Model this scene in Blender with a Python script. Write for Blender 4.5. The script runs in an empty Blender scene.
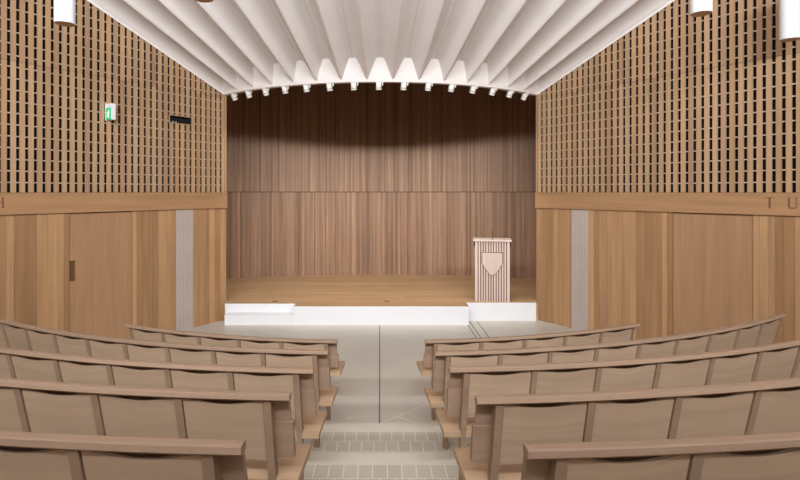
import bpy, math, random
from mathutils import Vector, Matrix
random.seed(7)
C = bpy.context.scene.collection
PI = math.pi
EYE = 2.4

# ------------------------------------------------------------------ materials
def srgb(r, g, b):
    def f(c):
        c /= 255.0
        return c/12.92 if c <= .04045 else ((c+.055)/1.055)**2.4
    return (f(r), f(g), f(b), 1)

def base_mat(name):
    m = bpy.data.materials.new(name); m.use_nodes = True
    nt = m.node_tree
    return m, nt, nt.nodes['Principled BSDF']

def plain(name, col, rough=.6, metal=0, noise=.04, scale=6, emit=0):
    m, nt, b = base_mat(name)
    tc = nt.nodes.new('ShaderNodeTexCoord')
    n = nt.nodes.new('ShaderNodeTexNoise'); n.inputs['Scale'].default_value = scale; n.inputs['Detail'].default_value = 4
    nt.links.new(tc.outputs['Object'], n.inputs['Vector'])
    r = nt.nodes.new('ShaderNodeValToRGB')
    r.color_ramp.elements[0].position = .3; r.color_ramp.elements[1].position = .7
    r.color_ramp.elements[0].color = tuple(c*(1-noise) for c in col[:3])+(1,)
    r.color_ramp.elements[1].color = tuple(min(1, c*(1+noise)) for c in col[:3])+(1,)
    nt.links.new(n.outputs['Fac'], r.inputs['Fac'])
    nt.links.new(r.outputs['Color'], b.inputs['Base Color'])
    b.inputs['Roughness'].default_value = rough; b.inputs['Metallic'].default_value = metal
    if emit:
        b.inputs['Emission Color'].default_value = col; b.inputs['Emission Strength'].default_value = emit
    return m

def wood(name, tones, rough=.5, grain=.16, fine=22.0, along=.9, spec=.35):
    """tones: colours picked per board (per mesh island); grain runs along U of the UV map"""
    m, nt, b = base_mat(name)
    N, L = nt.nodes, nt.links
    uv = N.new('ShaderNodeUVMap'); uv.uv_map = 'UVMap'
    geo = N.new('ShaderNodeNewGeometry')
    mul = N.new('ShaderNodeMath'); mul.operation = 'MULTIPLY'; mul.inputs[1].default_value = 137.0
    L.new(geo.outputs['Random Per Island'], mul.inputs[0])
    comb = N.new('ShaderNodeCombineXYZ')
    L.new(mul.outputs[0], comb.inputs['X']); L.new(mul.outputs[0], comb.inputs['Z'])
    sc = N.new('ShaderNodeVectorMath'); sc.operation = 'MULTIPLY'; sc.inputs[1].default_value = (along, fine, 1)
    L.new(uv.outputs['UV'], sc.inputs[0])
    add = N.new('ShaderNodeVectorMath'); add.operation = 'ADD'
    L.new(sc.outputs[0], add.inputs[0]); L.new(comb.outputs[0], add.inputs[1])
    n1 = N.new('ShaderNodeTexNoise'); n1.inputs['Scale'].default_value = 1.0; n1.inputs['Detail'].default_value = 5; n1.inputs['Roughness'].default_value = .6
    n1.inputs['Distortion'].default_value = .25
    L.new(add.outputs[0], n1.inputs['Vector'])
    sc2 = N.new('ShaderNodeVectorMath'); sc2.operation = 'MULTIPLY'; sc2.inputs[1].default_value = (.45, .25, .4)
    L.new(add.outputs[0], sc2.inputs[0])
    n2 = N.new('ShaderNodeTexNoise'); n2.inputs['Scale'].default_value = 1.0; n2.inputs['Detail'].default_value = 2
    L.new(sc2.outputs[0], n2.inputs['Vector'])
    ramp = N.new('ShaderNodeValToRGB'); cr = ramp.color_ramp
    k = len(tones)
    while len(cr.elements) < k: cr.elements.new(.5)
    for i, t in enumerate(tones):
        cr.elements[i].position = i/(k-1) if k > 1 else 0
        cr.elements[i].color = t
    L.new(geo.outputs['Random Per Island'], ramp.inputs['Fac'])
    mr = N.new('ShaderNodeMapRange'); mr.inputs['From Min'].default_value = .3; mr.inputs['From Max'].default_value = .7
    mr.inputs['To Min'].default_value = 1-grain; mr.inputs['To Max'].default_value = 1+grain
    L.new(n1.outputs['Fac'], mr.inputs['Value'])
    mr2 = N.new('ShaderNodeMapRange'); mr2.inputs['From Min'].default_value = .3; mr2.inputs['From Max'].default_value = .7
    mr2.inputs['To Min'].default_value = 1-grain*.7; mr2.inputs['To Max'].default_value = 1+grain*.7
    L.new(n2.outputs['Fac'], mr2.inputs['Value'])
    mm = N.new('ShaderNodeMath'); mm.operation = 'MULTIPLY'
    L.new(mr.outputs[0], mm.inputs[0]); L.new(mr2.outputs[0], mm.inputs[1])
    vs = N.new('ShaderNodeVectorMath'); vs.operation = 'SCALE'
    L.new(ramp.outputs['Color'], vs.inputs[0]); L.new(mm.outputs[0], vs.inputs['Scale'])
    L.new(vs.outputs[0], b.inputs['Base Color'])
    b.inputs['Roughness'].default_value = rough
    b.inputs['Specular IOR Level'].default_value = spec
    bp = N.new('ShaderNodeBump'); bp.inputs['Strength'].default_value = .08; bp.inputs['Distance'].default_value = .003
    L.new(n1.outputs['Fac'], bp.inputs['Height']); L.new(bp.outputs[0], b.inputs['Normal'])
    return m

M = {}
M['slat'] = wood('oak slat', [srgb(166,132,99), srgb(178,145,112), srgb(170,135,101), srgb(158,125,97), srgb(182,148,113)], .55, .10)
M['batten'] = wood('pale batten', [srgb(196,176,154), srgb(206,186,164)], .6, .05)
M['plank'] = wood('oak plank', [srgb(158,120,83), srgb(177,138,99), srgb(167,128,90), srgb(148,112,79), srgb(180,141,102), srgb(163,126,93)], .5, .13, 18)
M['doorwood'] = wood('oak door veneer', [srgb(170,131,97), srgb(164,127,94)], .5, .10, 14)
M['band'] = wood('oak band', [srgb(164,125,90), srgb(170,131,94)], .5, .12, 14)
M['stagewall'] = wood('brown oak strip', [srgb(132,99,74), srgb(156,121,95), srgb(142,108,83), srgb(164,129,101), srgb(122,90,67), srgb(149,115,90)], .55, .20, 26)
M['stagefloor'] = wood('stage board', [srgb(180,144,106), srgb(192,157,117), srgb(172,136,100), srgb(186,150,110)], .36, .13, 16)
M['pew'] = wood('pew oak', [srgb(156,130,109), srgb(164,137,115), srgb(150,125,105)], .6, .10, 16, spec=.2)
M['pewseat'] = wood('seat oak', [srgb(184,153,122), srgb(177,147,118)], .5, .10, 14)
M['lectern'] = wood('pale beech', [srgb(204,181,168), srgb(211,190,178), srgb(198,174,160)], .55, .06, 16)
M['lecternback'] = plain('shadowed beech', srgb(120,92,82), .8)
M['pewpanel'] = wood('pew panel oak', [srgb(176,150,126), srgb(184,157,132), srgb(170,145,121)], .6, .09, 16, spec=.2)
M['pewpost'] = wood('pew post oak', [srgb(147,122,101), srgb(154,128,106)], .5, .10, 16)
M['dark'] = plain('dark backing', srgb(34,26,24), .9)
M['void'] = plain('black felt', srgb(13,10,11), .95)
M['plaster'] = plain('white plaster', srgb(222,214,210), .7, 0, .02, 3)
M['white'] = plain('white paint', srgb(224,224,227), .5, 0, .012, 4)
M['fixture'] = plain('white enamel', srgb(222,223,226), .35, 0, .01)
M['greystrip'] = plain('grey ribbed panel', srgb(182,167,158), .6, 0, .05, 3)
M['copper'] = plain('brown baffle', srgb(190,150,122), .6, 0, .08)
M['metal'] = plain('dark metal', srgb(60,56,54), .4, .7)
M['stone'] = plain('beige stone floor', srgb(196,188,176), .42, 0, .05, 1.1)
M['nosing'] = plain('pale stone nosing', srgb(204,197,182), .5, 0, .03, 5)
M['joint'] = plain('dark joint', srgb(98,94,92), .8)
M['streak'] = plain('pale inlay', srgb(222,214,200), .5)
M['carve'] = plain('carved shadow wood', srgb(110,74,46), .7)
M['green'] = plain('exit green', srgb(0,165,95), .4, 0, .01, 4, emit=.6)
M['signwhite'] = plain('lit white', srgb(225,245,235), .4, 0, .01, 4, emit=.8)
M['lens'] = plain('lit lens', (1.0, .82, .68, 1), .3, 0, .01, 4, emit=.7)
M['spotwhite'] = plain('spotlight enamel', srgb(205,200,194), .45, 0, .01)

def tile_mat():
    m, nt, b = base_mat('aisle tiles')
    tc = nt.nodes.new('ShaderNodeTexCoord')
    br = nt.nodes.new('ShaderNodeTexBrick')
    br.inputs['Scale'].default_value = 1.0
    br.inputs['Brick Width'].default_value = .107; br.inputs['Row Height'].default_value = .19
    br.inputs['Mortar Size'].default_value = .0032; br.inputs['Mortar Smooth'].default_value = .2
    br.inputs['Color1'].default_value = srgb(182,174,160); br.inputs['Color2'].default_value = srgb(190,182,167)
    br.inputs['Mortar'].default_value = srgb(226,219,204)
    nt.links.new(tc.outputs['Object'], br.inputs['Vector'])
    nt.links.new(br.outputs['Color'], b.inputs['Base Color'])
    b.inputs['Roughness'].default_value = .5
    return m
M['tile'] = tile_mat()

# ------------------------------------------------------------------ mesh builder
class MB:
    def __init__(s): s.v=[]; s.f=[]; s.uv=[]; s.mi=[]
    def face(s, idx, uvs=None, mi=0):
        s.f.append(tuple(idx)); s.uv.append(uvs or [(0,0)]*len(idx)); s.mi.append(mi)
    def hexa(s, p, grain=2, mi=0):
        """p: 8 corners, ordered x-fastest (x0y0z0,x1y0z0,x0y1z0,x1y1z0, then z1)"""
        b = len(s.v); s.v += [tuple(q) for q in p]
        lx = (Vector(p[1])-Vector(p[0])).length; ly = (Vector(p[2])-Vector(p[0])).length; lz = (Vector(p[4])-Vector(p[0])).length
        o = random.random()*3
        loc = []
        for k in range(8):
            c = [(k&1)*lx, ((k>>1)&1)*ly, ((k>>2)&1)*lz]
            u = c[grain]; rest = [c[i] for i in range(3) if i != grain]
            loc.append((u+o, rest[0]+rest[1]+o))
        for q in ((0,2,3,1),(4,5,7,6),(0,1,5,4),(2,6,7,3),(0,4,6,2),(1,3,7,5)):
            s.face([b+i for i in q], [loc[i] for i in q], mi)
    def box(s, x0,x1,y0,y1,z0,z1, grain=2, mi=0, xf=None):
        p = [Vector((x,y,z)) for z in (z0,z1) for y in (y0,y1) for x in (x0,x1)]
        if xf: p = [xf(q) for q in p]
        s.hexa(p, grain, mi)
    def lathe(s, prof, n=24, mat=None, mi=0, cap0=True, cap1=True):
        """prof: (radius, z) list, around local Z, transformed by matrix mat"""
        b = len(s.v); k = len(prof)
        for (r,z) in prof:
            for i in range(n):
                a = 2*PI*i/n; q = Vector((r*math.cos(a), r*math.sin(a), z))
                s.v.append(tuple(mat @ q if mat else q))
        for j in range(k-1):
            for i in range(n):
                i2 = (i+1)%n
                s.face([b+j*n+i, b+j*n+i2, b+(j+1)*n+i2, b+(j+1)*n+i], None, mi)
        if cap0: s.face([b+i for i in reversed(range(n))], None, mi)
        if cap1: s.face([b+(k-1)*n+i for i in range(n)], None, mi)
    def prism(s, poly, y0, y1, xf=None, mi=0):
        """polygon (x,z) extruded along y"""
        b = len(s.v); n = len(poly)
        for y in (y0,y1):
            for (x,z) in poly:
                q = Vector((x,y,z)); s.v.append(tuple(xf(q) if xf else q))
        uv = [(z,x) for (x,z) in poly]
        s.face([b+i for i in range(n)], uv, mi)
        s.face([b+n+i for i in reversed(range(n))], uv[::-1], mi)
        for i in range(n):
            j = (i+1)%n
            s.face([b+i, b+n+i, b+n+j, b+j], [uv[i],uv[i],uv[j],uv[j]], mi)
    def build(s, name, mats, parent=None, smooth=None, loc=None, bevel=0):
        if not isinstance(mats, (list,tuple)): mats = [mats]
        me = bpy.data.meshes.new(name)
        vs = s.v
        if loc is not None: vs = [(x-loc[0], y-loc[1], z-loc[2]) for (x,y,z) in vs]
        me.from_pydata(vs, [], s.f)
        ul = me.uv_layers.new(name='UVMap')
        flat = [c for fu in s.uv for p in fu for c in p]
        ul.data.foreach_set('uv', flat)
        for m in mats: me.materials.append(m)
        me.polygons.foreach_set('material_index', s.mi)
        me.update()
        import bmesh
        bm = bmesh.new(); bm.from_mesh(me); bmesh.ops.recalc_face_normals(bm, faces=bm.faces); bm.to_mesh(me); bm.free()
        if smooth is not None:
            me.polygons.foreach_set('use_smooth', [True]*len(me.polygons))
            me.set_sharp_from_angle(angle=math.radians(smooth))
        o = bpy.data.objects.new(name, me); C.objects.link(o)
        if parent is not None: o.parent = parent
        elif loc is not None: o.location = loc
        if bevel:
            bv = o.modifiers.new('Bevel','BEVEL'); bv.width = bevel; bv.segments = 2; bv.limit_method = 'ANGLE'; bv.angle_limit = math.radians(40)
        return o

def empty(name, loc, label, cat, group=None, rz=0):
    o = bpy.data.objects.new(name, None); C.objects.link(o)
    o.location = loc; o.rotation_euler = (0,0,rz); o.empty_display_size = .2
    return tag(o, label, cat, group)
def tag(o, label, cat, group=None):
    o['label'] = label; o['category'] = cat
    if group: o['group'] = group
    return o
def struct(o, label, cat='structure'):
    o['kind'] = 'structure'; o['label'] = label; o['category'] = cat
    return o
def dup(root, loc, rot=None):
    r = root.copy(); C.objects.link(r); r.location = loc
    if rot is not None: r.rotation_euler = rot
    for ch in list(root.children):
        c = ch.copy(); C.objects.link(c); c.parent = r
        for g in list(ch.children):
            d = g.copy(); C.objects.link(d); d.parent = c
    return r

# ------------------------------------------------------------------ floor with tiers
CEN = 12.2                                     # centre of the curved rows
TIER = [5.12, 4.17, 3.22, 2.27, 1.32]          # aisle step edges (distance)
RISE = .18
mb = MB()
mb.box(-7,7,5.0,14.2,-.2,0, 0, 0)
def arcpt(r, a): return (r*math.sin(a), CEN - r*math.cos(a))
NA = 60; AM = math.radians(58)
for k, d in enumerate(TIER):
    z = RISE*(k+1); R = CEN-d
    rings = [R, R+.19, R+.95 + (.3 if k < 4 else 4.5)]
    angs = [-AM+2*AM*i/NA for i in range(NA+1)]
    b = len(mb.v)
    for r in rings:
        for a in angs:
            x,y = arcpt(r,a); mb.v.append((x,y,z))
    for a in angs:
        x,y = arcpt(R,a); mb.v.append((x,y,0 if k == 0 else z-RISE))
    n = NA+1
    for i in range(NA):
        mb.face([b+i,b+i+1,b+n+i+1,b+n+i], None, 1)
        mb.face([b+n+i,b+n+i+1,b+2*n+i+1,b+2*n+i], None, 2)
        mb.face([b+3*n+i,b+3*n+i+1,b+i+1,b+i], None, 1)
# dark joints and pale diagonal streaks on the level front floor (slightly proud strips)
def strip(p, q, w, mi):
    p = Vector((p[0],p[1],0)); q = Vector((q[0],q[1],0)); t = (q-p).normalized(); s = Vector((-t.y,t.x,0))*w/2
    pts = [p-s,q-s,p+s,q+s]
    mb.hexa([Vector((a.x,a.y,-.002)) for a in pts]+[Vector((a.x,a.y,.0015)) for a in pts], 0, mi)
strip((-.005,5.1),(-.005,9.6),.014,3)
for x in (1.585,1.66,1.80): strip((x,8.2),(x,9.9),.014,3)
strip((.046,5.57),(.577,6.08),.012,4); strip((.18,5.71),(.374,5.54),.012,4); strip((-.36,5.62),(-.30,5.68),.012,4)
fl = mb.build('floor', [M['stone'],M['nosing'],M['tile'],M['joint'],M['streak']])
struct(fl, 'beige stone floor rising in tiled steps along the aisle', 'floor')

# ------------------------------------------------------------------ splayed side walls
SL = 5.6
def wallxf(side):
    def xf(q):                                 # q = (s along wall from the stage corner, n into the room, z)
        s, n, z = q
        return Vector((side*((2.905 if side < 0 else 2.95)+.568*s - .823*n), 10.0-.823*s-.568*n, z))
    return xf
def build_wall(side, sname):
    xf = wallxf(side)
    hole = (.73,1.16,3.585,3.705) if side < 0 else None
    door = (1.82,2.78) if side < 0 else (2.48,3.53)
    grey = (.694,1.033) if side < 0 else (.735,1.07)
    TOP = 6.9
    mb = MB()
    # carcass behind
    mb.box(-.02,SL,-.30,-.075,0,TOP,2,2,xf)
    # backing of the slots
    mb.box(0,SL,-.075,-.07,2.38,TOP,2,2,xf)
    # slats
    s = .012
    while s < SL:
        w = .063
        if s+w > SL: break
        segs = [(2.395,4.146),(4.152,TOP)]
        if hole and s+w > hole[0] and s < hole[1]:
            segs = [(2.395,hole[2]),(hole[3],4.146),(4.152,TOP)]
        for (a,b) in segs: mb.box(s,s+w,-.025,0,a,b,2,0,xf)
        s += .108
    # horizontal battens a little behind the slats
    z = 2.52
    while z < TOP:
        if hole and hole[2]-.01 < z < hole[3]:
            mb.box(0,hole[0],-.045,-.026,z,z+.016,0,1,xf); mb.box(hole[1],SL,-.045,-.026,z,z+.016,0,1,xf)
        else:
            mb.box(0,SL,-.045,-.026,z,z+.016,0,1,xf)
        z += .155
    # end board at the stage opening
    mb.box(-.03,0,-.28,.004,2.39,5.4,2,0,xf)
    # lower planks
    s = 0.0
    while s < SL:
        w = random.choice([.075,.09,.1,.11,.125,.14])
        e = min(s+w, SL)
        for (a,b) in (door,grey):
            if s < a < e: e = a
        if not any(a-1e-6 <= s < b-1e-6 for (a,b) in (door,grey)):
            mb.box(s+.0012,e-.0012,-.06,-.012+random.uniform(-.001,.001),0,2.1,2,3,xf)
        else:
            e = door[1] if door[0]-1e-6 <= s < door[1] else grey[1]
        s = e
    mb.box(-.03,0,-.28,-.008,0,2.39,2,3,xf)
    w = mb.build('wall_'+sname, [M['slat'],M['batten'],M['void'],M['plank']])
    struct(w, '%s oak wall of planks below and slotted slats above' % sname, 'wall')
    # dado band
    mb = MB()
    mb.box(-.032,SL,-.06,.02,2.1,2.375,0,0,xf)
    mb.box(-.034,SL,-.06,.028,2.375,2.392,0,0,xf)
    band = mb.build('trim_1' if side < 0 else 'trim_2', M['band'])
    struct(band, 'horizontal oak band with carved letters along the %s wall' % sname, 'trim')
    def letter(s0, strokes, flip):
        m = MB()
        for (a0,a1,z0,z1) in strokes:
            b0,b1 = (s0-a1,s0-a0) if flip else (s0+a0,s0+a1)
            m.box(b0,b1,.0195,.0215,z0,z1,2,0,xf)  # raised strokes, dark colour standing in for the shade inside carved letters
        l = m.build('carved_letter', M['carve'], band)
        l['label'] = 'carved letter, its shade painted dark'
    if side > 0:
        letter(3.685, [(0,.095,2.322,2.33),(.036,.058,2.19,2.322),(.0,.006,2.308,2.322),(.089,.095,2.308,2.322),(.028,.066,2.19,2.195)], False)
        letter(3.93, [(0,.02,2.205,2.33),(.01,.08,2.19,2.205),(.082,.092,2.205,2.33),(-.012,.03,2.325,2.33),(.07,.104,2.325,2.33)], False)
    else:
        letter(3.72, [(.0,.02,2.19,2.33),(.08,.10,2.19,2.33),(.02,.08,2.255,2.265),(.07,.115,2.19,2.196),(-.012,.03,2.19,2.196)], True)
    # grey ribbed strip
    mb = MB()
    n = 5; ww = (grey[1]-grey[0])/n
    for i in range(n):
        mb.box(grey[0]+i*ww+.0015, grey[0]+(i+1)*ww-.0015, -.05,-.010,0,2.1,2,0,xf)
    mb.box(grey[0],grey[1],-.06,-.02,0,2.1,2,0,xf)
    g = mb.build('trim_3' if side < 0 else 'trim_4', M['greystrip'])
    struct(g, 'grey ribbed vertical strip in the %s wall near the stage' % sname, 'trim')
    # flush door
    mb = MB()
    a,b = door
    x = a+.006
    nb = 2
    for i in range(nb):
        x0 = a+.006+(b-a-.012)*i/nb; x1 = a+.006+(b-a-.012)*(i+1)/nb
        if side < 0 and i == nb-1:
            # leave a pocket for the recessed pull at the leading edge
            mb.box(x0,x1-.085,-.06,-.024,0,2.088,2,0,xf)
            mb.box(x1-.085,x1,-.06,-.024,0,1.10,2,0,xf); mb.box(x1-.085,x1,-.06,-.024,1.40,2.088,2,0,xf)
        else:
            mb.box(x0,x1,-.06,-.024,0,2.088,2,0,xf)
    d = mb.build('door_1' if side < 0 else 'door_2', M['doorwood'])
    struct(d, 'flush oak door in the %s wall' % sname, 'door')
    if side < 0:
        mb = MB()
        mb.box(b-.091,b-.006,-.058,-.05,1.10,1.40,2,0,xf)
        h = mb.build('recessed_pull', plain('bronze pull', srgb(112,84,48), .5, .2), d); h['label'] = 'dark recessed pull'
    # plain rear stretch of the wall, behind the audience
    mb = MB()
    e = xf((SL,0,0))
    x0,x1 = sorted((e.x, e.x+side*.2))
    y = e.y
    while y > -3.5:
        y2 = max(y-.14,-3.5)
        mb.box(x0,x1,y2+.001,y-.001,0,6.9,2,0)
        y = y2
    r = mb.build('wall_rear_'+sname, M['plank']); struct(r, 'plain oak wall beside the rear seats, %s' % sname, 'wall')
    # stage wing wall behind the opening
    p0 = xf((0,-.25,0)); p1 = Vector((side*4.35,12.75,0)); t = (p1-p0).normalized(); nrm = Vector((-t.y,t.x,0))*side*-1
    mb = MB(); n = 22
    for i in range(n):
        q0 = p0+(p1-p0)*(i/n); q1 = p0+(p1-p0)*((i+1)/n)
        pts = [q0,q1,q0+nrm*.1,q1+nrm*.1]
        mb.hexa([Vector((a.x,a.y,0)) for a in pts]+[Vector((a.x,a.y,5.75)) for a in pts],2,0)
    ww_ = mb.build('wall_stage_'+sname, M['stagewall']); struct(ww_, 'brown oak side wall of the stage, %s' % sname, 'wall')
build_wall(-1,'left'); build_wall(1,'right')
mb = MB(); mb.box(-6.3,6.3,-3.7,-3.5,0,6.9,2,0)
struct(mb.build('wall_back', M['plank']), 'oak wall behind the audience', 'wall')

# ------------------------------------------------------------------ stage
# concave rear wall, two tiers of vertical strips
RB = 9.9; CB = 13.35-RB
mb = MB()
for (z0,z1) in ((.338,2.393),(2.407,5.75)):
    a = -math.asin(4.5/RB)
    while a < math.asin(4.5/RB):
        w = random.choice([.028,.035,.045,.055,.07,.03])/RB
        dep = random.choice([0,0,.003,.005])
        pts = [(RB+dep)*math.sin(a+.0001), CB+(RB+dep)*math.cos(a+.0001)], [(RB+dep)*math.sin(a+w-.0001), CB+(RB+dep)*math.cos(a+w-.0001)]
        back = [(RB+.1)*math.sin(a), CB+(RB+.1)*math.cos(a)], [(RB+.1)*math.sin(a+w), CB+(RB+.1)*math.cos(a+w)]
        q = [pts[0],pts[1],back[0],back[1]]
        mb.hexa([Vector((p[0],p[1],z0)) for p in q]+[Vector((p[0],p[1],z1)) for p in q],2,0)
        a += w
b0 = len(mb.v); NN=30
for i in range(NN+1):
    a = -math.asin(4.5/RB)+2*math.asin(4.5/RB)*i/NN
    for z in (0,5.75): mb.v.append(((RB+.06)*math.sin(a), CB+(RB+.06)*math.cos(a), z))
for i in range(NN): mb.face([b0+2*i,b0+2*i+2,b0+2*i+3,b0+2*i+1],None,1)
struct(mb.build('wall_stage', [M['stagewall'],M['void']]), 'curved brown wood wall behind the stage', 'wall')
# boards
SH = .338
mb = MB()
y = 9.62
while y < 13.45:
    y1 = y+.118
    if y < 9.84: xr = (-1.55,1.6)
    elif y < 9.93: xr = (-2.86,1.6)
    elif y < 10.05: xr = (-2.86,2.905)
    else:
        xr = (-3.2-(y-9.9)*.42, 3.2+(y-9.9)*.42)
    x = xr[0] - random.random()*1.6
    while x < xr[1]:
        l = random.uniform(1.6,2.6); xa, xb = max(x,xr[0]), min(x+l,xr[1])
        if xb-xa > .01: mb.box(xa+.0006,xb-.0006,y+.0008,y1-.0008,SH-.03,SH,0,0)
        x += l
    y = y1
mb.box(-3.2,3.2,10.0,13.3,.0,SH-.031,0,0)
struct(mb.build('floor_stage', [M['stagefloor'],M['void']]), 'oak board floor of the stage', 'floor')
mb = MB()
mb.box(-1.55,1.6,9.60,9.62,0,SH,0,0)                       # middle riser
mb.box(-1.57,-1.55,9.60,9.86,0,SH,0,0); mb.box(1.58,1.6,9.62,9.95,0,SH,0,0)
mb.box(-2.80,-1.57,9.60,9.84,0,.185,0,0)                   # intermediate step on the left
mb.box(-2.86,-1.55,9.84,9.86,0,SH,0,0)
mb.box(1.6,2.905,9.92,9.94,0,SH,0,0)
struct(mb.build('stage_riser', M['white'], bevel=.004), 'white stage front with a low step at the left end', 'stage')

# ------------------------------------------------------------------ folded ceiling
FC = 13.0; R0 = 4.2; ZB = EYE+1.82
def theta_max(r, side_l):
    lo, hi = 0, PI/2
    for _ in range(40):
        m = (lo+hi)/2; x = r*math.sin(m); y = FC-r*math.cos(m)
        s = (10-y)/.823
        lim = 2.95+.568*max(0,s) if s < SL else 2.95+.568*SL
        if x < lim-.022-(.045 if side_l else 0): lo = m
        else: hi = m
    return lo
def zridge(r):
    return ZB+.03 + (.41*(r-R0) if r < 9 else .41*(9-R0)+.05*(r-9))
prof = [(-.5,0),(-.465,.012),(-.43,.045),(-.39,.10),(-.17,.345),(-.145,.37),(-.11,.385),(-.006,.387),(0,.405),(.006,.387),(.11,.385),(.145,.37),(.17,.345),(.39,.10),(.43,.045),(.465,.012)]
NF = 15
rs = [R0+.012,4.6,5,5.5,6,6.5,7,7.5,8,8.5,9,9.75,10.5,11.5,13,15,17.8]
cols = []
for k in range(NF):
    for (f,h) in prof: cols.append(((k-NF/2+.5+f)/(NF/2), h))
cols.append((1.0,0)); cols.insert(0,(-1.03,-.04)); cols.append((1.03,-.04))
mb = MB()
HM = .405; LEANF = .17
def depth(r): return (.245+.025*max(0,r-4.42))/.385
for r_ in rs:
    tl, tr = theta_max(r_,True), theta_max(r_,False)
    for (u,h) in cols:
        tm = tl if u < 0 else tr
        r = max(r_, R0+.012+LEANF*max(0,h)/.385); h = h*depth(r) if h > 0 else h
        a = u*tm if abs(u) <= 1 else math.copysign(tm+.001/r, u)
        mb.v.append((r*math.sin(a), FC-r*math.cos(a), zridge(r)+h))
n = len(cols)
for j in range(len(rs)-1):
    for i in range(n-1):
        mb.face([j*n+i,j*n+i+1,(j+1)*n+i+1,(j+1)*n+i],None,0)
struct(mb.build('ceiling', M['plaster'], smooth=28), 'white folded plaster ceiling fanning out over the seats', 'ceiling')
# fascia
mb = MB(); tm = math.radians(44.9); NN = 60
for rr,z in ((R0,ZB),(R0+.012,ZB+.03),(R0+.012+LEANF*1.6,ZB+.03+.315*1.6),(R0+.25,5.9),(R0-.10,5.9),(R0-.10,ZB)):
    for i in range(NN+1):
        a = -tm+2*tm*i/NN; mb.v.append((rr*math.sin(a), FC-rr*math.cos(a), z))
n = NN+1
for q in range(6):
    q2 = (q+1)%6
    for i in range(NN): mb.face([q*n+i,q*n+i+1,q2*n+i+1,q2*n+i],None,0)
struct(mb.build('trim_5', M['plaster'], smooth=30), 'white curved fascia over the stage opening', 'trim')
mb = MB(); mb.box(-5,5,8.7,14.2,5.75,5.95,0,0)
struct(mb.build('ceiling_stage', M['void']), 'dark ceiling over the stage', 'ceiling')

# ------------------------------------------------------------------ arch spotlights
ordn = ['first','second','third','fourth','fifth','sixth','seventh','eighth','ninth','tenth','eleventh','twelfth','thirteenth','fourteenth','last']
def make_spot():
    root = bpy.data.objects.new('spotlight', None); C.objects.link(root); root.empty_display_size = .1
    m = MB(); m.box(-.05,.085,-.03,.03,-.014,0,0,0); m.box(-.04,.04,-.03,.03,-.045,-.014,0,0); m.box(.055,.075,-.012,.012,-.05,-.012,2,0); m.build('bracket', M['spotwhite'], root, bevel=.003)
    T = None
    m = MB(); m.lathe([(.040,.004),(.048,-.006),(.050,-.045),(.046,-.050)],20,T); b = m.build('lamp_body', M['spotwhite'], root, smooth=40); b.location = (0,0,-.040)
    m = MB(); m.lathe([(.044,-.050),(.044,-.057)],20,T); m.build('groove', M['metal'], b, smooth=40)
    m = MB(); m.lathe([(.050,-.057),(.050,-.082),(.044,-.085)],20,T,cap1=False); m.build('front_ring', M['spotwhite'], b, smooth=40)
    m = MB(); m.lathe([(.043,-.076),(.036,-.082)],20,T); m.build('lens', M['lens'], b, smooth=40)
    return root
proto = make_spot()
for i in range(15):
    a = math.radians(-40.6+ (80.6/14)*i); r = R0-.05
    loc = (r*math.sin(a), FC-r*math.cos(a), ZB)
    rot = (0,0,a*.6)
    o = proto if i == 0 else dup(proto, loc, rot)
    o.location = loc; o.rotation_euler = rot
    [c for c in o.children if c.name.startswith('lamp_body')][0].rotation_euler = (math.radians(12), a*.45, 0)
    lab = ('white spotlight under the ceiling arch, eighth from either end, at the middle' if i == 7 else
           ('white spotlight under the ceiling arch, at its %s end' % ('left' if i == 0 else 'right')) if i in (0,14) else
           'white spotlight under the ceiling arch, %s from the %s' % ((ordn[i],'left') if i < 7 else (ordn[14-i],'right')))
    tag(o, lab, 'spotlight', 'spotlights along the arch')

# ------------------------------------------------------------------ pendants
def make_pendant():
    root = bpy.data.objects.new('pendant_lamp', None); C.objects.link(root); root.empty_display_size = .2
    m = MB(); m.lathe([(.102,0),(.107,.004),(.107,.62),(.102,.626)],32,None,cap0=False); m.build('lamp_body', M['fixture'], root, smooth=40)
    m = MB(); m.lathe([(.1025,.002),(.088,.012),(.07,.018)],32,None); m.build('underside_baffle', M['copper'], root, smooth=40)
    m = MB(); m.lathe([(.012,.62),(.012,1.6)],12,None); m.build('hanging_rod', M['fixture'], root, smooth=40)
    return root
pp = make_pendant()
pend = [(65,5.97,'left'),(203,5.42,'c'),(701,5.78,'r'),(789.5,6.45,'rr')]
labs = ['white cylinder pendant lamp in front of the left slatted wall',
        'pendant lamp under the pleated ceiling, only its brown underside showing at the top edge',
        'white cylinder pendant lamp by the right slatted wall, closer to the stage opening',
        'white cylinder pendant lamp by the right slatted wall, hanging at the right edge']
for i,(px,d,_) in enumerate(pend):
    loc = ((px-380)*d/533, d, EYE+(1.88,1.96,1.93,1.84)[i])
    o = pp if i == 0 else dup(pp, loc)
    o.location = loc
    tag(o, labs[i], 'pendant lamp', 'cylinder pendants')

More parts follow.
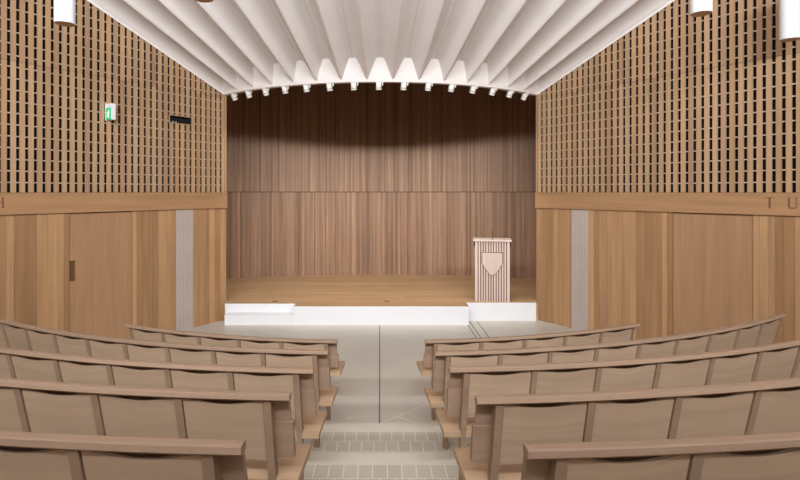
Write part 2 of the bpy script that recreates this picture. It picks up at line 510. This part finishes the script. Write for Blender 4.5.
# ------------------------------------------------------------------ exit sign and recessed fixture on the left wall
wx = wallxf(-1)
def lxf(s0, z0):
    o = wx((s0,0,0))
    return Vector((o.x,o.y,z0)), math.atan2(-.823,-.568)      # local x along the wall (towards the seats), local y into the room
loc, rz = lxf(2.25, 3.5)
es = empty('exit_sign', loc, 'small green lit exit sign projecting from the left slatted wall', 'exit sign', rz=rz)
m = MB(); m.box(-.075,.0,.004,.135,0,.245,2,0); m.build('housing', M['fixture'], es, bevel=.004)
m = MB(); m.box(-.085,.01,-.02,.004,-.01,.252,2,0); m.build('mounting_plate', M['fixture'], es, bevel=.003)
m = MB(); m.box(0,.005,.004,.135,0,.178,2,0); gp = m.build('green_panel', M['green'], es)
m = MB()     # white running figure on the panel
T0 = Matrix.Translation((.006,.082,.135)) @ Matrix.Rotation(PI/2,4,'Y'); m.lathe([(.012,-.001),(.012,.001)],14,T0)
def limb(a,b,w):
    A = Vector((.006,a[0],a[1])); B = Vector((.006,b[0],b[1])); t=(B-A).normalized(); s = Vector((0,-t.z,t.y))*w/2; n = Vector((.001,0,0))
    m.hexa([A-s-n,B-s-n,A+s-n,B+s-n,A-s+n,B-s+n,A+s+n,B+s+n],0,0)
limb((.076,.122),(.062,.075),.024); limb((.062,.08),(.082,.05),.014); limb((.082,.05),(.076,.022),.012)
limb((.062,.078),(.045,.052),.014); limb((.045,.052),(.022,.048),.012); limb((.078,.118),(.098,.094),.010); limb((.070,.114),(.046,.108),.010); limb((.046,.108),(.036,.088),.009)
m.build('running_figure', M['signwhite'], gp)

loc, rz = lxf(.73, 3.585)
rf = empty('recessed_niche', loc, 'dark oblong niche with small white devices set in the left slatted wall', 'niche', rz=rz)
W,H = .43,.12
m = MB()
m.box(0,W,-.20,-.19,0,H,0,0); m.box(0,W,-.19,-.01,-.0,.006,0,0); m.box(0,W,-.19,-.01,H-.006,H,0,0); m.box(0,.006,-.19,-.01,.006,H-.006,0,0); m.box(W-.006,W,-.19,-.01,.006,H-.006,0,0)
m.build('niche_lining', M['void'], rf)
m = MB(); m.box(-.012,W+.012,-.02,.004,-.014,0,0,0); m.box(-.012,W+.012,-.02,.004,H,H+.014,0,0); m.box(-.012,0,-.02,.004,0,H,2,0); m.box(W,W+.012,-.02,.004,0,H,2,0)
m.build('frame', M['slat'], rf)
for x in (.25,.31,.37):
    m = MB(); m.box(x,x+.035,-.12,-.07,.006,.04,0,0); m.box(x+.008,x+.027,-.07,-.066,.012,.034,0,0); m.build('small_device', M['fixture'], rf, bevel=.003)

# ------------------------------------------------------------------ lectern
lc = empty('lectern', (2.145,10.22,SH), 'pale slatted wooden lectern with a shield on its front, standing on the stage', 'lectern', rz=math.radians(-10))
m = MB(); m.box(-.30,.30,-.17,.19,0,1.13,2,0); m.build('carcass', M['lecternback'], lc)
m = MB()
n = 13; x0=-.31; pitch=.62/n
for i in range(n):
    w = pitch*.58
    x = x0+(i+.5)*pitch
    m.box(x-w/2,x+w/2,-.19,-.168,0,1.13,2,0)
m.build('slatted_front', M['lectern'], lc)
m = MB()
for s in (-1,1):
    m2 = MB(); xa,xb = sorted((s*.298,s*.32)); m2.box(xa,xb,-.19,.20,0,1.13,2,0); m2.build('side_panel', M['lectern'], lc, bevel=.003)
    m3 = MB(); xa,xb = sorted((s*.32,s*.345)); m3.box(xa,xb,-.15,-.09,1.03,1.13,2,0); m3.build('corner_bracket', M['metal'], lc, bevel=.003)
m = MB(); m.prism([(-.355,1.13),(.355,1.13),(.355,1.165),(-.355,1.165)],-.22,.23); m.build('top_board', M['lectern'], lc, bevel=.004)
sh = []
w,h = .185,.43
top = .92
pts = [(-w,top),(w,top),(w,top-.20)]
for i in range(1,9):
    t = i/8; pts.append((w*(1-t)**.62 if t < 1 else 0, top-.20-(h-.20)*(t**1.0)))
L_ = [(-x,z) for (x,z) in pts[2:-1]][::-1]
poly = pts+L_
m = MB(); m.prism(poly[::-1],-.206,-.186); m.build('shield', M['lectern'], lc, bevel=.003)
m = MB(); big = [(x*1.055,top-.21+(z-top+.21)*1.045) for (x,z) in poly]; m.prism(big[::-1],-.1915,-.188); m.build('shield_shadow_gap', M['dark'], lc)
m = MB(); m.lathe([(.006,1.165),(.004,1.28)],8,Matrix.Translation((.0,-.16,0))); mic = m.build('microphone', M['metal'], lc, smooth=40)
m = MB(); m.lathe([(.008,1.28),(.011,1.29),(.011,1.31),(.006,1.32)],10,Matrix.Translation((.0,-.16,0))); m.build('microphone_head', M['metal'], mic, smooth=40)

# floor sockets on the stage
for i,(x,y,lab) in enumerate(((-1.98,10.05,'small dark floor socket near the left end of the stage'),(.13,10.05,'small dark floor socket near the middle of the stage edge'))):
    m = MB(); m.box(-.045,.045,-.03,.03,0,.004,0,0); o = m.build('floor_socket', M['metal'], bevel=.002); o.location = (x,y,SH)
    tag(o, lab, 'floor socket', 'floor sockets')

# ------------------------------------------------------------------ pews
def sweep(mb, prof, a0, a1, R, z, nseg, topfn=None, bul=None):
    """profile of (offset from R, height) swept from angle a0 to a1 about the row centre"""
    b = len(mb.v); n = len(prof)
    vl = [0]
    for i in range(n): 
        p,q = prof[i],prof[(i+1)%n]; vl.append(vl[-1]+math.hypot(p[0]-q[0],p[1]-q[1]))
    o = random.random()*5
    for j in range(nseg+1):
        t = j/nseg; a = a0+(a1-a0)*t
        for (off,h) in prof:
            if topfn: h = topfn(t,h)
            oo = off+(bul(t,h) if bul else 0)
            r = R+oo
            mb.v.append((r*math.sin(a), CEN-r*math.cos(a), z+h))
    for j in range(nseg):
        u0 = (a0+(a1-a0)*j/nseg)*R+o; u1 = (a0+(a1-a0)*(j+1)/nseg)*R+o
        for i in range(n):
            i2 = (i+1)%n
            mb.face([b+j*n+i,b+(j+1)*n+i,b+(j+1)*n+i2,b+j*n+i2], [(u0,vl[i]+o),(u1,vl[i]+o),(u1,vl[i+1]+o),(u0,vl[i+1]+o)],0)
    uvc = [(p[1]+o,p[0]+o) for p in prof]
    mb.face([b+i for i in range(n)],uvc,0); mb.face([b+nseg*n+i for i in reversed(range(n))],uvc[::-1],0)

LEAN = .24                                    # recline of the backs
def off(h): return -(0.835-h)*LEAN
RAIL = [(-.032,.848),(-.028,.868),(-.022,.872),(.018,.872),(.023,.868),(.028,.848),(.020,.840),(-.026,.840)]
SEAT = [(-.095,.362),(-.095,.398),(-.115,.402),(-.46,.402),(-.485,.396),(-.49,.38),(-.48,.362)]
BAYS = {-1: [.480,.455,.452,.452,.452], 1: [.490,.457,.470,.464,.455]}
names = ['front','second','third','fourth','rearmost']
def make_pew(side, k, d, xend):
    BAY = BAYS[side][k]; xin = .44 if side < 0 else .462
    sz = .11 if k == 0 else 0                # the front pew has a higher seat
    R = math.hypot(xin, CEN-d); z = RISE*k
    ain = math.asin(xin/R); aend = math.asin(xend/R)
    first = ain+.115/R; last = aend-.06/R
    nb = max(1, round((last-first)*R/BAY)); step = BAY/R; aend = first+nb*step+.085/R
    mid = (ain+aend)/2
    base = (side*R*math.sin(mid), CEN-R*math.cos(mid), z)
    sn = 'left' if side < 0 else 'right'
    order = {0:'front-row curved oak pew %s of the aisle, nearest the stage',1:'curved oak pew in the second row from the stage, %s of the aisle',
             2:'curved oak pew in the middle row of five, %s of the aisle',3:'curved oak pew in the second row from the viewer, %s of the aisle',
             4:'curved oak pew nearest the viewer, only its back showing, %s of the aisle'}[k]
    root = empty('pew', base, order % sn, 'pew', 'curved pews facing the stage')
    mat = M['pew']
    def sw(name, prof, a0, a1, m_, nseg=None, **kw):
        mb = MB()
        s0,s1 = (a0,a1) if side > 0 else (-a1,-a0)
        sweep(mb, prof, s0, s1, R, z, nseg or max(2,int(abs(a1-a0)*R/.12)), **kw)
        return mb.build(name, m_, root, loc=base, smooth=35)
    rim = sw('top_rail', RAIL, ain, aend, mat)
    st = sw('seat', [(o_,h_+sz) for (o_,h_) in SEAT], ain-.02/R, aend-.02/R, M['pewseat'])
    # seat-side backrest, in an upper and a lower board
    up = [(off(.83)-.040,.833),(off(.83)-.062,.833),(off(.69)-.072,.69),(off(.69)-.052,.69)]
    lb = .50+sz*.5
    lw = [(off(.70)-.036,.70),(off(.70)-.075,.70),(off(lb)-.075,lb),(off(lb)-.036,lb)]
    sw('upper_backrest', up, ain+.015/R, aend-.015/R, mat)
    sw('lower_backrest', lw, ain+.004/R, aend-.004/R, mat)
    # posts and panels
    pw = .038/R
    post = [(.010,.834),(-.045,.834),(off(.42)-.050,.42),(-.155,.36),(-.155,0),(-.095,0),(-.095,.36),(off(.42)+.010,.42)]
    for i in range(nb+1):
        a = first+i*step
        sw('post', post, a-pw/2, a+pw/2, M['pewpost'], 1)
        if i % 2 == 1:
            sup = [(-.15,.0),(-.15,.365+sz),(-.36,.365+sz),(-.28,.0)]
            sw('support_panel', sup, a-pw/2, a+pw/2, mat, 1)
    pan = [(.000,.833),(-.016,.833),(off(.50)-.016,.50),(off(.50)+.000,.50)]
    def dip(t,h): return h-(.001+.034*.8*math.sin(PI*t)**1.4 if h > .8 else 0)
    def bul(t,h): return -.006*math.sin(PI*t)
    for i in range(nb):
        a = first+i*step
        sw('back_panel', pan, a+pw/2+.004/R, a+step-pw/2-.004/R, M['pewpanel'], 12, topfn=dip, bul=bul)
    return root
DL = [5.50,4.53,3.53,2.615,1.715]; DR = [5.50,4.50,3.55,2.57,1.69]
XE = [3.02,4.55,4.5,4.3,3.9]; XL = [2.97,4.62,4.5,4.3,3.9]
for k in range(5):
    make_pew(-1,k,DL[k],XL[k]); make_pew(1,k,DR[k],XE[k])

# ------------------------------------------------------------------ light
def area(name, loc, target, sx, sy, power, col=(1,1,1), spread=180):
    l = bpy.data.lights.new(name,'AREA'); l.shape='RECTANGLE'; l.size=sx; l.size_y=sy; l.energy=power; l.color=col; l.spread=math.radians(spread)
    o = bpy.data.objects.new(name,l); C.objects.link(o); o.location = loc
    o.rotation_euler = (Vector(target)-Vector(loc)).to_track_quat('-Z','Y').to_euler()
    return o
area('house_light', (0,-2.4,6.1), (0,9,5.0), 11.4, .5, 700, (.92,.965,1), 104)
area('rear_fill', (0,-3.2,4.9), (0,6,3.6), 10, 1.6, 45, (.92,.965,1))
for i in range(15):
    a = math.radians(-40.6+(80.6/14)*i); r = R0-.05
    if i in (0,14): continue
    l = bpy.data.lights.new('stage_spot','SPOT'); l.energy=36; l.spot_size=math.radians(92); l.spot_blend=.65; l.color=(1,.95,.87); l.shadow_soft_size=.05
    o = bpy.data.objects.new('stage_spot',l); C.objects.link(o); o.location=(r*math.sin(a), FC-r*math.cos(a)+.0, ZB-.16)
    o.rotation_euler = (Vector((r*math.sin(a)*.9,o.location.y+3.0,.4))-o.location).to_track_quat('-Z','Y').to_euler()
w = bpy.data.worlds.new('World'); bpy.context.scene.world = w; w.use_nodes = True
w.node_tree.nodes['Background'].inputs[0].default_value = (.9,.95,1,1); w.node_tree.nodes['Background'].inputs[1].default_value = .1

# ------------------------------------------------------------------ camera
cam = bpy.data.cameras.new('Camera'); cam.lens = 24; cam.sensor_width = 36; cam.sensor_fit='HORIZONTAL'
cam.shift_x = .025; cam.shift_y = -.06; cam.clip_start = .05
co = bpy.data.objects.new('Camera',cam); C.objects.link(co); co.location=(0,0,EYE); co.rotation_euler=(PI/2,0,0)
sc = bpy.context.scene; sc.camera = co
sc.view_settings.view_transform='Standard'; sc.view_settings.look='None'; sc.view_settings.gamma=1; sc.view_settings.exposure=.15
sc.view_settings.use_curve_mapping=False
